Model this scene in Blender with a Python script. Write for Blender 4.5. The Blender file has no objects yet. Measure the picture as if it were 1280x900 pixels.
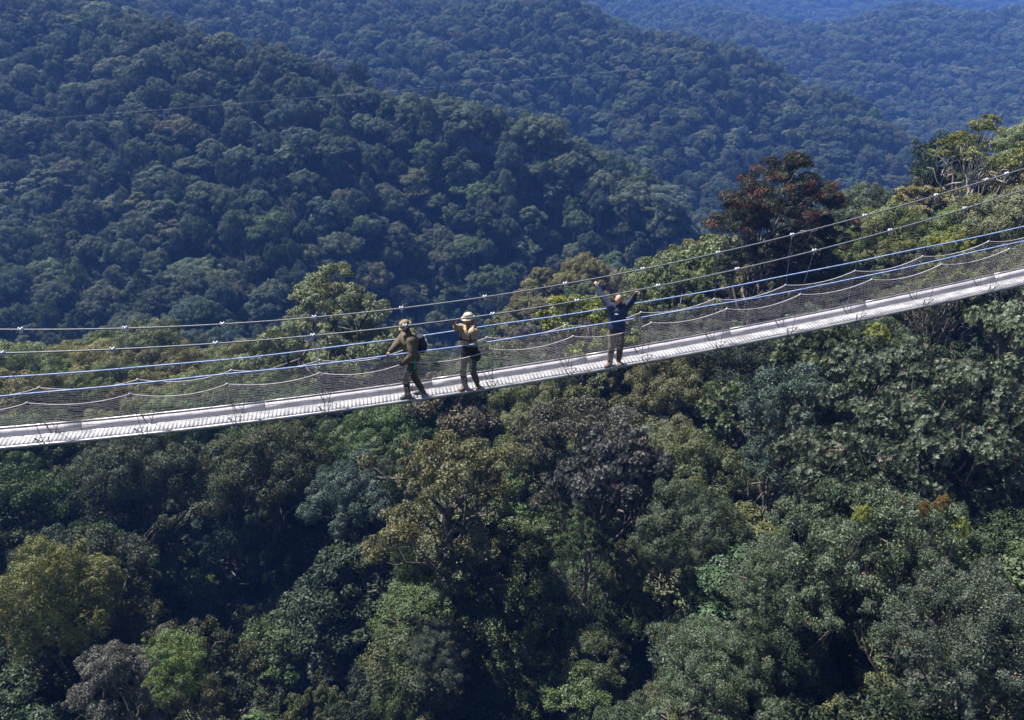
import bpy, math, random
import numpy as np
from mathutils import Vector, Matrix
R = math.radians
sc = bpy.context.scene
col = sc.collection

# ---------------------------------------------------------------- camera
F_PX, PITCH = 865.0, R(29.0)
cam_d = bpy.data.cameras.new('camera')
cam_d.sensor_width = 36.0
cam_d.lens = 36.0 * F_PX / 1280.0
cam_d.clip_start, cam_d.clip_end = 0.2, 6000.0
cam = bpy.data.objects.new('camera', cam_d)
cam.rotation_euler = (math.pi / 2 - PITCH, 0, 0)
col.objects.link(cam)
sc.camera = cam

# ---------------------------------------------------------------- sky, sun, exposure
SUN_EL, SUN_AZ = R(56), R(-56)          # azimuth from +Y (view direction), negative = to the left
world = bpy.data.worlds.new('World')
sc.world = world
world.use_nodes = True
wn = world.node_tree
bg = wn.nodes['Background']
sky = wn.nodes.new('ShaderNodeTexSky')
sky.sky_type = 'NISHITA'
sky.sun_disc = False
sky.sun_elevation = SUN_EL
sky.sun_rotation = SUN_AZ
sky.altitude = 1800
sky.air_density = 1.0
sky.dust_density = 1.6
sky.ozone_density = 0.3
wn.links.new(sky.outputs[0], bg.inputs[0])
bg.inputs[1].default_value = 0.05
sun_d = bpy.data.lights.new('sun', 'SUN')
sun_d.energy = 5.0
sun_d.angle = R(0.6)
sun_d.color = (1.0, 0.965, 0.90)
sun = bpy.data.objects.new('sun', sun_d)
sdir = Vector((math.sin(SUN_AZ) * math.cos(SUN_EL), math.cos(SUN_AZ) * math.cos(SUN_EL), math.sin(SUN_EL)))
sun.rotation_euler = sdir.to_track_quat('Z', 'Y').to_euler()
sun.location = sdir * 300
col.objects.link(sun)
sc.view_settings.view_transform = 'Standard'
sc.view_settings.look = 'None'
sc.view_settings.gamma = 1.0
sc.view_settings.exposure = 1.4
sc.view_settings.use_curve_mapping = False
cy = sc.cycles
sc.render.engine = 'CYCLES'
cy.use_denoising = True
cy.denoiser = 'OPENIMAGEDENOISE'
cy.max_bounces = 5
cy.diffuse_bounces = 1
cy.glossy_bounces = 1
cy.transmission_bounces = 2
cy.volume_bounces = 0
cy.use_adaptive_sampling = True
cy.adaptive_threshold = 0.02
cy.sample_clamp_indirect = 4.0

rng = np.random.default_rng(7)
random.seed(7)

# ---------------------------------------------------------------- helpers
def tag(o, label=None, cat=None, group=None, kind=None):
    if label: o['label'] = label
    if cat: o['category'] = cat
    if group: o['group'] = group
    if kind: o['kind'] = kind
    return o

def link(name, data, parent=None):
    o = bpy.data.objects.new(name, data)
    col.objects.link(o)
    if parent: o.parent = parent
    return o

def mesh_np(name, V, Fc, mat=None, smooth=False, attr=None):
    """mesh from numpy arrays: V (n,3), Fc (m,k) all faces with k corners"""
    me = bpy.data.meshes.new(name)
    m, k = Fc.shape
    me.vertices.add(len(V)); me.loops.add(m * k); me.polygons.add(m)
    me.vertices.foreach_set('co', V.astype(np.float32).ravel())
    me.loops.foreach_set('vertex_index', Fc.astype(np.int32).ravel())
    me.polygons.foreach_set('loop_start', np.arange(0, m * k, k, dtype=np.int32))
    me.polygons.foreach_set('loop_total', np.full(m, k, dtype=np.int32))
    if smooth: me.polygons.foreach_set('use_smooth', np.ones(m, dtype=bool))
    if attr is not None:
        for an, av in attr.items():
            a = me.attributes.new(an, 'FLOAT', 'FACE')
            a.data.foreach_set('value', av.astype(np.float32))
    me.update(calc_edges=True)
    if mat: me.materials.append(mat)
    return me

def new_mat(name, rough=0.6, base=(0.5, 0.5, 0.5), metal=0.0, spec=0.5):
    m = bpy.data.materials.new(name); m.use_nodes = True
    b = m.node_tree.nodes['Principled BSDF']
    b.inputs['Base Color'].default_value = (*base, 1)
    b.inputs['Roughness'].default_value = rough
    b.inputs['Metallic'].default_value = metal
    b.inputs['Specular IOR Level'].default_value = spec
    return m

def noise_mat(name, c1, c2, scale=8.0, rough=0.6, metal=0.0, bump=0.0, spec=0.5, detail=4.0):
    m = new_mat(name, rough, c1, metal, spec)
    nt = m.node_tree; b = nt.nodes['Principled BSDF']
    tc = nt.nodes.new('ShaderNodeTexCoord')
    n = nt.nodes.new('ShaderNodeTexNoise'); n.inputs['Scale'].default_value = scale; n.inputs['Detail'].default_value = detail
    nt.links.new(tc.outputs['Object'], n.inputs['Vector'])
    r = nt.nodes.new('ShaderNodeValToRGB')
    r.color_ramp.elements[0].position = 0.35; r.color_ramp.elements[0].color = (*c1, 1)
    r.color_ramp.elements[1].position = 0.65; r.color_ramp.elements[1].color = (*c2, 1)
    nt.links.new(n.outputs['Fac'], r.inputs[0]); nt.links.new(r.outputs[0], b.inputs['Base Color'])
    if bump:
        bp = nt.nodes.new('ShaderNodeBump'); bp.inputs['Strength'].default_value = bump; bp.inputs['Distance'].default_value = 0.02
        nt.links.new(n.outputs['Fac'], bp.inputs['Height']); nt.links.new(bp.outputs[0], b.inputs['Normal'])
    return m

def px_dir(x, y):
    """direction of a point of the photograph (survey sight line used to lay out the terrain)"""
    u = x - 640.0; v = 450.0 - y
    return np.array([u, F_PX * math.cos(PITCH) + v * math.sin(PITCH), v * math.cos(PITCH) - F_PX * math.sin(PITCH)])

def survey(x, y, Y):
    d = px_dir(x, y)
    return d * (Y / d[1])

def project(P):
    X, Y, Z = P
    fw = Y * math.cos(PITCH) - Z * math.sin(PITCH)
    up = Y * math.sin(PITCH) + Z * math.cos(PITCH)
    return 640 + F_PX * X / fw, 450 - F_PX * up / fw, fw

# ---------------------------------------------------------------- terrain
CP = [  # (x, y, forward distance) of the canopy surface
 # near slope, left
 (50,900,19),(50,770,24),(60,700,27),(180,900,20),(200,830,23),(260,780,42),(260,700,50),(330,850,36),(150,610,46),(320,600,46),(60,560,48),
 (200,500,58),(50,500,58),(320,500,57),(50,450,66),(200,450,66),(320,450,65),(20,418,76),(180,412,76),(320,418,74),(-120,415,76),(-120,500,58),(-120,650,36),(-120,800,24),
 (430,430,64),(430,500,56),(450,600,42),(430,700,42),(420,800,37),(430,900,29),
 (560,440,62),(640,412,68),(640,440,60),(640,500,50),(560,540,42),(560,620,34),(600,700,33),(640,800,32),(640,900,27),
 (740,372,72),(740,440,54),(740,500,46),(740,600,37),(760,700,31),(760,800,28),(780,900,22),
 (850,310,80),(850,400,56),(850,500,42),(860,600,33),(860,700,27),(880,850,20),
 (1000,290,68),(1000,400,46),(1000,500,34),(1000,600,27),(1000,700,22),(1000,850,17.5),
 (1150,222,78),(1150,300,55),(1150,400,40),(1150,500,30),(1150,600,24),(1150,700,20),(1150,850,16),
 (1280,178,78),(1280,300,50),(1280,400,36),(1280,500,28),(1280,600,22),(1280,700,18),(1280,850,15),
 (1450,150,75),(1450,300,46),(1450,500,26),(1450,700,17),(1450,850,14),
 # floor of view just ahead of the camera
 # beyond the near crest
 (660,362,105),(780,335,112),(700,345,125),
 # first ridge, facing the camera
 (100,400,150),(300,400,152),(-120,400,150),(520,392,186),(100,300,185),(100,200,225),(100,100,270),(100,0,335),(-120,300,185),(-120,100,270),(-120,0,330),
 (300,300,182),(300,200,215),(300,110,250),(300,48,275),(400,88,262),(200,20,300),(500,300,200),(500,200,228),(480,112,250),(520,121,246),(560,131,242),(600,143,238),(560,200,224),(640,250,214),(640,155,234),(690,175,227),(740,193,221),(785,215,215),
 (750,260,206),(830,243,209),(855,290,204),(820,325,198),(700,325,204),(600,330,196),
 # second ridge
 (300,15,480),(400,60,430),(400,0,520),(560,100,400),(560,0,570),(640,130,395),(700,170,395),(740,205,370),
 (770,195,352),(850,240,322),(890,285,290),(800,120,400),(800,60,455),(840,43,480),(700,12,590),(740,24,560),(780,33,520),(960,72,450),(1060,112,420),(1105,152,400),(1150,182,390),
 (1000,150,388),(1000,220,340),(930,150,385),(930,240,325),(920,56,462),(1100,215,350),(1160,230,350),
 # third ridge
 (1200,150,560),(1280,150,540),(1450,140,520),(1200,80,680),(1200,20,850),(1000,48,750),(1060,95,625),(900,20,850),(750,2,960),(1150,6,900),(1280,11,880),(1450,20,850),(1330,70,680),
]
RAW = [  # (X/Y, Y, z) hidden ground and land outside the picture
 (-.85,100,-62),(-.4,98,-62),(0,92,-58),(.2,100,-56),(.45,105,-52),(.8,110,-45),(-.85,125,-74),(-.4,125,-75),(0,150,-76),(.25,150,-84),(.5,160,-88),(.85,170,-80),
 (.3,240,-92),(.5,240,-96),(.8,250,-98),
 (-.4,350,-48),(-.15,335,-76),(.02,312,-86),(.15,292,-90),(.24,255,-94),
 (.1,620,-75),(.2,640,-85),(.35,560,-98),(.5,500,-104),(.62,430,-102),(.8,420,-100),
 (-.85,400,20),(-.4,800,15),(-.15,900,15),(-.85,900,40),
 (.05,1150,-5),(.2,1050,-30),(.4,1080,-75),(.6,1080,-80),(.8,1080,-75),
 (.15,1500,20),(.3,1500,5),(.45,1500,-4),(.6,1500,0),(.8,1500,5),(-.4,1500,35),(-.85,1500,40),
 (0,2200,40),(.4,2200,40),(.8,2200,40),(-.4,2200,40),(-.85,2200,40),
 (-.9,12,-30),(0,12,-33),(.9,12,-22),(-.9,6,-30),(0,6,-33),(.9,6,-22),
]
cpu, cpv, cpz = [], [], []
for x, y, Y in CP:
    P = survey(x, y, Y); cpu.append(P[0] / P[1]); cpv.append(math.log(P[1])); cpz.append(P[2])
for t, Y, z in RAW:
    cpu.append(t); cpv.append(math.log(Y)); cpz.append(z)
cpu, cpv, cpz = np.array(cpu), np.array(cpv), np.array(cpz)
UW = 2.2                                   # weight of bearing against log distance
def tps_phi(d2): return 0.5 * d2 * np.log(d2 + 1e-12)
_A = np.stack([cpu * UW, cpv], 1)
_n = len(cpz)
_K = tps_phi(((_A[:, None] - _A[None]) ** 2).sum(-1)) + np.eye(_n) * 2e-3
_P = np.concatenate([np.ones((_n, 1)), _A], 1)
_M = np.block([[_K, _P], [_P.T, np.zeros((3, 3))]])
_W = np.linalg.solve(_M, np.concatenate([cpz, np.zeros(3)]))
def canopy(X, Y):
    X = np.asarray(X, float); Y = np.maximum(np.asarray(Y, float), 4.0)
    sh = X.shape
    q = np.stack([(np.clip(X / Y, -1.3, 1.3) * UW).ravel(), np.log(Y).ravel()], 1)
    out = np.empty(len(q))
    for i in range(0, len(q), 4000):
        qq = q[i:i + 4000]
        d2 = ((qq[:, None] - _A[None]) ** 2).sum(-1)
        out[i:i + 4000] = tps_phi(d2) @ _W[:_n] + _W[_n] + qq @ _W[_n + 1:]
    return out.reshape(sh)
TREE_H = 15.0
def ground_z(X, Y): return canopy(X, Y) - TREE_H

nu, nv = 150, 170
us = np.linspace(-1.25, 1.25, nu); ys = np.exp(np.linspace(math.log(4.0), math.log(2600), nv))
UU, YY = np.meshgrid(us, ys); XX = UU * YY
ZZ = ground_z(XX, YY)
V = np.stack([XX, YY, ZZ], -1).reshape(-1, 3)
idx = np.arange(nu * nv).reshape(nv, nu)
Fq = np.stack([idx[:-1, :-1], idx[:-1, 1:], idx[1:, 1:], idx[1:, :-1]], -1).reshape(-1, 4)
# strip behind the camera closes the sheet
m_ground = noise_mat('forest_floor', (0.008, 0.012, 0.006), (0.018, 0.022, 0.010), 0.15, 0.95, spec=0.1)
g = link('ground', mesh_np('ground', V, Fq, m_ground, smooth=True)); tag(g, kind='structure')

# ---------------------------------------------------------------- tree materials
def leaf_material(name, gloss=0.55, trans=0.17, tip=None, spec=0.2):
    m = bpy.data.materials.new(name); m.use_nodes = True
    nt = m.node_tree; nt.nodes.clear(); N = nt.nodes.new; L = nt.links.new
    out = N('ShaderNodeOutputMaterial')
    oi = N('ShaderNodeObjectInfo')
    ti = N('ShaderNodeAttribute'); ti.attribute_type = 'INSTANCER'; ti.attribute_name = 'tint'
    ln = N('ShaderNodeVectorMath'); ln.operation = 'LENGTH'; L(ti.outputs['Vector'], ln.inputs[0])
    gt = N('ShaderNodeMath'); gt.operation = 'GREATER_THAN'; gt.inputs[1].default_value = 1e-4; L(ln.outputs['Value'], gt.inputs[0])
    mx = N('ShaderNodeMix'); mx.data_type = 'RGBA'
    L(gt.outputs[0], mx.inputs['Factor']); L(oi.outputs['Color'], mx.inputs['A']); L(ti.outputs['Vector'], mx.inputs['B'])
    at = N('ShaderNodeAttribute'); at.attribute_name = 'shade'
    colr = mx.outputs['Result']
    if tip is not None:
        ta = N('ShaderNodeAttribute'); ta.attribute_name = 'tip'
        m2 = N('ShaderNodeMix'); m2.data_type = 'RGBA'; m2.inputs['B'].default_value = (*tip, 1)
        L(ta.outputs['Fac'], m2.inputs['Factor']); L(colr, m2.inputs['A']); colr = m2.outputs['Result']
    hs = N('ShaderNodeHueSaturation')
    mh = N('ShaderNodeMapRange'); mh.inputs['To Min'].default_value = 0.482; mh.inputs['To Max'].default_value = 0.524
    fr = N('ShaderNodeMath'); fr.operation = 'MULTIPLY'; fr.inputs[1].default_value = 3.7
    pa = N('ShaderNodeAttribute'); pa.attribute_name = 'patch'; L(pa.outputs['Fac'], fr.inputs[0])
    f2 = N('ShaderNodeMath'); f2.operation = 'FRACT'; L(fr.outputs[0], f2.inputs[0])
    L(f2.outputs[0], mh.inputs['Value']); L(mh.outputs[0], hs.inputs['Hue'])
    msat = N('ShaderNodeMapRange'); msat.inputs['To Min'].default_value = 1.1; msat.inputs['To Max'].default_value = .72; L(pa.outputs['Fac'], msat.inputs['Value']); L(msat.outputs[0], hs.inputs['Saturation'])
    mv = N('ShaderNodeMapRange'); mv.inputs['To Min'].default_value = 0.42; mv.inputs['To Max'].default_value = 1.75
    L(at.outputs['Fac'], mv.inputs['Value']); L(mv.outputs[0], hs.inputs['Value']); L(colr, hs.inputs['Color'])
    pb = N('ShaderNodeBsdfPrincipled'); pb.inputs['Roughness'].default_value = gloss; pb.inputs['Specular IOR Level'].default_value = spec
    L(hs.outputs[0], pb.inputs['Base Color'])
    tr = N('ShaderNodeBsdfTranslucent'); L(hs.outputs[0], tr.inputs['Color'])
    ms = N('ShaderNodeMixShader'); ms.inputs[0].default_value = trans
    L(pb.outputs[0], ms.inputs[1]); L(tr.outputs[0], ms.inputs[2]); L(ms.outputs[0], out.inputs['Surface'])
    return m
M_LEAF = leaf_material('leaves')
M_GLOSSY = leaf_material('glossy_leaves', 0.5, 0.16, tip=(.20, .05, .035), spec=0.32)
M_REDTIP = leaf_material('red_tipped_leaves', 0.5, 0.25, tip=(0.115, 0.040, 0.018))
M_BARK = noise_mat('bark', (0.05, 0.042, 0.034), (0.16, 0.14, 0.12), 2.5, 0.9, bump=0.5, spec=0.2)
M_PALEBARK = noise_mat('pale_bark', (0.22, 0.19, 0.16), (0.42, 0.38, 0.33), 2.5, 0.85, bump=0.4, spec=0.2)

# ---------------------------------------------------------------- tree building blocks
def tube_np(pts, rad, sides=6):
    """tapered tube along pts; returns V, F(quads)"""
    pts = np.asarray(pts, float); rad = np.asarray(rad, float); n = len(pts)
    tan = np.gradient(pts, axis=0); tan /= np.linalg.norm(tan, axis=1)[:, None] + 1e-9
    ref = np.array([0.31, 0.17, 0.93]) if abs(tan[0, 2]) < 0.8 else np.array([1.0, 0.1, 0.0])
    a = np.cross(tan, ref); a /= np.linalg.norm(a, axis=1)[:, None] + 1e-9
    b = np.cross(tan, a)
    th = np.linspace(0, 2 * math.pi, sides, endpoint=False)
    Vv = pts[:, None] + rad[:, None, None] * (np.cos(th)[None, :, None] * a[:, None] + np.sin(th)[None, :, None] * b[:, None])
    i = np.arange(n * sides).reshape(n, sides)
    Fv = np.stack([i[:-1], np.roll(i[:-1], -1, 1), np.roll(i[1:], -1, 1), i[1:]], -1).reshape(-1, 4)
    return Vv.reshape(-1, 3), Fv

def join_np(parts):
    Vs, Fs, o = [], [], 0
    for v, f in parts:
        Vs.append(v); Fs.append(f + o); o += len(v)
    return np.concatenate(Vs), np.concatenate(Fs)

def limb(r, p0, p1, r0, r1, n=7, wob=0.12, sag=0.0, sides=6):
    p0, p1 = np.array(p0, float), np.array(p1, float)
    t = np.linspace(0, 1, n)[:, None]
    L = np.linalg.norm(p1 - p0)
    w = r.normal(size=(n, 3)) * wob * L * 0.35 * np.sin(t * math.pi)
    pts = p0 + (p1 - p0) * t + w; pts[:, 2] += sag * L * np.sin(t[:, 0] * math.pi)
    return tube_np(pts, np.linspace(r0, r1, n), sides), pts

def leaves_np(P, Nn, r, size, aspect=0.5, jitter=0.55, sizevar=0.35, droop=0.0):
    """rhombic leaves, slightly folded along the rib, at points P facing Nn"""
    n = len(P)
    nn = Nn + r.normal(size=(n, 3)) * jitter
    nn /= np.linalg.norm(nn, axis=1)[:, None] + 1e-9
    d = r.normal(size=(n, 3)); d[:, 2] -= droop
    d -= (d * nn).sum(1)[:, None] * nn; d /= np.linalg.norm(d, axis=1)[:, None] + 1e-9
    s = np.cross(nn, d)
    L = size * (1 + sizevar * r.uniform(-1, 1, n))[:, None]; W = L * aspect
    fold = nn * W * 0.22
    V = np.stack([P - d * L * .5, P + s * W * .5 + fold, P + d * L * .5, P - s * W * .5 + fold], 1).reshape(-1, 3)
    return V, np.arange(n * 4).reshape(n, 4)

def sphere_pts(r, n, up=-1.0):
    z = r.uniform(up, 1, n); a = r.uniform(0, 2 * math.pi, n); q = np.sqrt(np.maximum(0, 1 - z * z))
    return np.stack([q * np.cos(a), q * np.sin(a), z], 1)

def crown_points(r, lobes, n_leaf, puff_n=9, puff_r=0.38, puff_flat=0.75, depth=0.25, prad=(.6, 1.0), fill=0.0):
    """lobes: list of (centre, radius, flatness). leaf points spread over puffs that sit on each lobe"""
    P, N, pid = [], [], []
    area = sum(l[1] ** 2 for l in lobes)
    for c, lr, fl in lobes:
        k = max(3, int(puff_n * r.uniform(.8, 1.25)))
        pd = sphere_pts(r, k, -0.25)
        pc = np.array(c) + pd * np.array([1, 1, fl]) * lr * r.uniform(prad[0], prad[1], (k, 1))
        pr = lr * puff_r * r.uniform(.6, 1.35, k)
        tot = n_leaf * lr ** 2 / area
        w = pr ** 2 / (pr ** 2).sum()
        if fill:
            m = int(tot * fill); tot *= 1 - fill
            d = sphere_pts(r, m, -0.4)
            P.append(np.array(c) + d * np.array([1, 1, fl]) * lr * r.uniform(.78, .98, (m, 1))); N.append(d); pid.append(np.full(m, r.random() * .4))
        for j in range(k):
            m = max(4, int(tot * w[j]))
            d = sphere_pts(r, m, -0.55)
            rad = pr[j] * (1 - depth * r.random(m) ** 1.5) * (1 + 0.12 * np.sin(d @ r.normal(size=3) * 5))
            p = pc[j] + d * rad[:, None] * np.array([1, 1, puff_flat])
            P.append(p); N.append(d * .8 + pd[j] * .35); pid.append(np.full(m, r.random()))
    return np.concatenate(P), np.concatenate(N), np.concatenate(pid)

def dome_lobes(r, n, Rr, zc, flat, lr=(.28, .46), spread=0.72):
    out = []
    k = 0
    while len(out) < n and k < 900:
        k += 1
        d = sphere_pts(r, 1, -0.1)[0]
        c = d * np.array([Rr * spread, Rr * spread, Rr * flat]) * r.uniform(.75, 1.08)
        rad = Rr * r.uniform(*lr)
        if all(np.linalg.norm(c - o[0]) > 0.55 * (rad + o[1]) for o in out):
            out.append((c, rad, r.uniform(.6, .85)))
    return [(c + np.array([0, 0, zc]), rad, f) for c, rad, f in out]

def make_tree_meshes(name, seed, style):
    """returns (crown mesh, trunk mesh), about 15 m tall, crown radius about 5 m"""
    r = np.random.default_rng(seed)
    Rr, H = 5.0, 15.0
    S = dict(n_lobe=11, flat=.55, lr=(.26, .44), leaves=26000, size=.26, aspect=.5, jit=.55, droop=0, puff_n=10, puff_r=.38, pf=.75, depth=.3, bark=M_BARK, mat=M_LEAF, limbs=1.0, twigs=0, low=0)
    S.update(style)
    zc = H - Rr * S['flat'] - Rr * .36
    if S.get('tall'):
        lobes = []
        for i in range(S['n_lobe']):
            t = i / (S['n_lobe'] - 1); a = i * 2.4 + r.uniform(-.5, .5); rr = Rr * (.75 * math.sin(math.pi * (.18 + .72 * t)) ** .8)
            lobes.append((np.array([math.cos(a) * rr * .6, math.sin(a) * rr * .6, H * .42 + t * H * .5]), Rr * r.uniform(*S['lr']), .8))
    else:
        lobes = dome_lobes(r, S['n_lobe'], Rr, zc, S['flat'], S['lr'])
        for i in range(S.get('stray', 5)):      # boughs that break the outline
            a = r.uniform(0, 6.28); q = r.uniform(.8, 1.12)
            lobes.append((np.array([math.cos(a) * Rr * q, math.sin(a) * Rr * q, zc + Rr * S['flat'] * r.uniform(-.25, .75)]), Rr * r.uniform(.12, .24), .75))
        for i in range(S['low']):
            a = r.uniform(0, 6.28); lobes.append((np.array([math.cos(a) * Rr * .62, math.sin(a) * Rr * .62, zc - Rr * r.uniform(.2, .6)]), Rr * r.uniform(.2, .32), .8))
    P, N, pid = crown_points(r, lobes, S['leaves'], S['puff_n'], S['puff_r'], S['pf'], S['depth'], S.get('prad', (.6, 1.0)), S.get('fill', 0))
    if S.get('rosette'):
        k = S['rosette']; P0 = P[::k]; N0 = N[::k]
        ax = N0 + r.normal(size=N0.shape) * .4; ax /= np.linalg.norm(ax, axis=1)[:, None]
        t1 = np.cross(ax, [0.3, .2, .9]); t1 /= np.linalg.norm(t1, axis=1)[:, None] + 1e-9; t2 = np.cross(ax, t1)
        Vs, n0 = [], len(P0)
        for j in range(k):
            a = 2 * math.pi * j / k + r.uniform(-.3, .3, n0)
            d = (np.cos(a)[:, None] * t1 + np.sin(a)[:, None] * t2) * .9 + ax * r.uniform(.15, .6, (n0, 1))
            d /= np.linalg.norm(d, axis=1)[:, None]
            s = np.cross(ax, d); s /= np.linalg.norm(s, axis=1)[:, None] + 1e-9
            L = S['size'] * r.uniform(.7, 1.25, (n0, 1)); W = L * S['aspect']; nn = np.cross(d, s)
            Vs.append(np.stack([P0, P0 + d * L * .55 + s * W * .5, P0 + d * L - ax * L * .12, P0 + d * L * .55 - s * W * .5], 1))
        V = np.stack(Vs, 1).reshape(-1, 3); Fv = np.arange(len(V)).reshape(-1, 4)
        pidl = np.repeat(pid[::k][:n0], k)
    else:
        V, Fv = leaves_np(P, N, r, S['size'], S['aspect'], S['jit'], droop=S['droop']); pidl = pid
    m = len(Fv)
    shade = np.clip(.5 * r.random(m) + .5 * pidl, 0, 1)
    attr = {'shade': shade, 'patch': pidl}
    kx = 5.0 / np.percentile(np.hypot(V[:, 0], V[:, 1]), 97); kz = 15.0 / np.percentile(V[:, 2], 99.7)
    if S['mat'] is M_REDTIP:
        Pq = V.reshape(m, 4, 3)[:, 0]
        lobe_c = np.array([l[0] for l in lobes]); rr = np.hypot(Pq[:, 0], Pq[:, 1]) / Rr
        noise = np.sin(Pq[:, 0] * 2.1 + 1) * np.sin(Pq[:, 1] * 2.3) * np.sin(Pq[:, 2] * 2.6)
        tipv = ((Pq[:, 2] > zc - 1.5) & (noise + .55 * rr + (Pq[:, 2] - zc) * .12 > .86)).astype(float) * (r.random(m) > .25)
        attr['tip'] = tipv
    if S['mat'] is M_GLOSSY:
        Pq = V.reshape(m, 4, 3)[:, 0]; cl_ = np.sin(Pq[:, 0] * 1.7 + 2) * np.sin(Pq[:, 1] * 1.9) * np.sin(Pq[:, 2] * 2.2)
        attr['tip'] = ((cl_ > .45) & (r.random(m) < .045)).astype(float)
    crown = mesh_np(name + '_crown', V * np.array([kx, kx, kz]), Fv, S['mat'], attr=attr)
    # trunk with limbs reaching into the lobes
    parts = []
    lean = r.normal(size=2) * .5
    top = np.array([lean[0], lean[1], zc - Rr * .15])
    (tv, tp) = limb(r, (0, 0, -2.5), top, .30, .17, 9, .05, sides=8); parts.append(tv)
    for c, lr_, f in lobes:
        if r.random() > S['limbs']: continue
        s0 = tp[r.integers(4, 9)]
        (lv, lp) = limb(r, s0, c, .13, .035, 7, .22, .08, 5); parts.append(lv)
        for q in range(3 + S['twigs']):
            e = c + sphere_pts(r, 1, -.2)[0] * lr_ * r.uniform(.7, 1.0 + .12 * S['twigs'])
            (lv, _) = limb(r, lp[r.integers(3, 7)], e, .045, .012, 5, .25, 0, 4); parts.append(lv)
    tV, tF = join_np(parts)
    trunk = mesh_np(name + '_trunk', tV * np.array([kx, kx, kz]), tF, S['bark'], smooth=True)
    return crown, trunk

STY = {
 'dome_a':  dict(n_lobe=12, flat=.55, lr=(.3, .46), leaves=78000, size=.145, jit=.42, puff_n=22, puff_r=.29, pf=.85, prad=(.78, 1.05), fill=.15),
 'dome_b':  dict(n_lobe=8, flat=.6, lr=(.38, .56), leaves=80000, size=.145, jit=.42, puff_n=34, puff_r=.24, pf=.85, prad=(.8, 1.06), fill=.15),
 'dome_c':  dict(n_lobe=14, flat=.45, lr=(.28, .42), leaves=78000, size=.145, jit=.48, puff_n=18, puff_r=.32, pf=.8, prad=(.78, 1.05), fill=.15),
 'umbrella':dict(n_lobe=15, flat=.26, lr=(.26, .38), leaves=60000, size=.145, jit=.42, puff_n=24, puff_r=.24, pf=.7, prad=(.85, 1.02), fill=.3),
 'open_a':  dict(n_lobe=14, flat=.6, lr=(.18, .32), leaves=44000, size=.155, puff_n=10, twigs=3, jit=.8, depth=.6),
 'open_b':  dict(n_lobe=18, flat=.7, lr=(.15, .27), leaves=30000, size=.2, puff_n=8, twigs=3, jit=.8, depth=.6),
 'round':   dict(n_lobe=12, flat=.75, lr=(.32, .46), leaves=78000, size=.145, jit=.48, puff_n=34, puff_r=.22, pf=.9, prad=(.82, 1.03), fill=.3, low=5),
 'tall':    dict(n_lobe=12, tall=True, lr=(.3, .42), leaves=46000, size=.2, jit=.7),
 'feather': dict(n_lobe=16, flat=.8, lr=(.2, .34), leaves=70000, size=.17, aspect=.3, jit=.7, puff_n=12, puff_r=.28, low=6, depth=.5),
 'rosette': dict(n_lobe=15, flat=.6, lr=(.22, .38), leaves=50000, size=.225, aspect=.34, rosette=9, mat=M_GLOSSY, low=5, depth=.5, bark=M_BARK),
 'fine':    dict(n_lobe=24, flat=.6, lr=(.17, .32), leaves=95000, size=.14, aspect=.4, mat=M_GLOSSY, jit=.75, puff_n=13, puff_r=.36, pf=.8, low=9, stray=9, depth=.6, prad=(.55, 1.1)),
 'redtip':  dict(n_lobe=30, flat=.8, lr=(.26, .4), leaves=130000, size=.16, aspect=.3, mat=M_REDTIP, jit=.6, low=10, puff_n=9, pf=.4, depth=.5),
 'bare':    dict(n_lobe=11, flat=.6, lr=(.16, .28), leaves=12000, size=.2, stray=2, bark=M_PALEBARK, twigs=3, jit=.8, pf=.4),
 'shrubby': dict(n_lobe=14, flat=.9, lr=(.26, .4), leaves=42000, size=.2, low=12, jit=.8, depth=.6),
}
PROTO = {}
for i, (k, s) in enumerate(STY.items()):
    PROTO[k] = make_tree_meshes(k, 100 + i * 7, s)

# ---------------------------------------------------------------- where the trees stand
TINTS = {   # name -> base colour
 'grey-green': (.072, .090, .048), 'blue-green': (.050, .082, .056), 'olive': (.090, .098, .038), 'dark green': (.034, .052, .024),
 'mid-green': (.062, .092, .030), 'brownish': (.088, .080, .050), 'yellow-green': (.140, .150, .030), 'bright green': (.125, .175, .045),
 'pale grey': (.115, .115, .092), 'purplish grey': (.052, .054, .048), 'lime': (.21, .23, .03),
}
GN_TINT = ['grey-green', 'grey-green', 'grey-green2', 'blue-green2', 'olive', 'dark green', 'mid-green', 'mid-green', 'grey-green2', 'dark green', 'blue-green', 'grey-green2', 'grey-green', 'grey-green2']
KIND_FAR = ['dome_a', 'dome_b', 'dome_c', 'umbrella', 'round', 'dome_a', 'dome_b', 'shrubby', 'tall', 'open_a', 'dome_c']

def hex_scatter(y0, y1, sp, umax, jit=.32):
    pts = []
    y = y0; row = 0
    while y < y1:
        hw = umax * y + 12
        xs = np.arange(-hw, hw, sp) + (row % 2) * sp * .5
        pts.append(np.stack([xs + rng.uniform(-jit, jit, len(xs)) * sp, y + rng.uniform(-jit, jit, len(xs)) * sp], 1))
        y += sp * .866; row += 1
    return np.concatenate(pts)

def visible(X, Y, Z, slack=5.0):
    """how far the sight line from the camera clears the canopy in front of the point (metres, negative = hidden)"""
    X, Y, Z = map(np.asarray, (X, Y, Z)); clear = np.full(len(X), 99.0)
    for t in np.concatenate([np.linspace(.12, .9, 26), np.linspace(.91, .985, 6)]):
        c = canopy(X * t, Y * t); ok = (Y * (1 - t) > 7)
        clear = np.where(ok, np.minimum(clear, Z * t - c), clear)
    return clear

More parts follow.
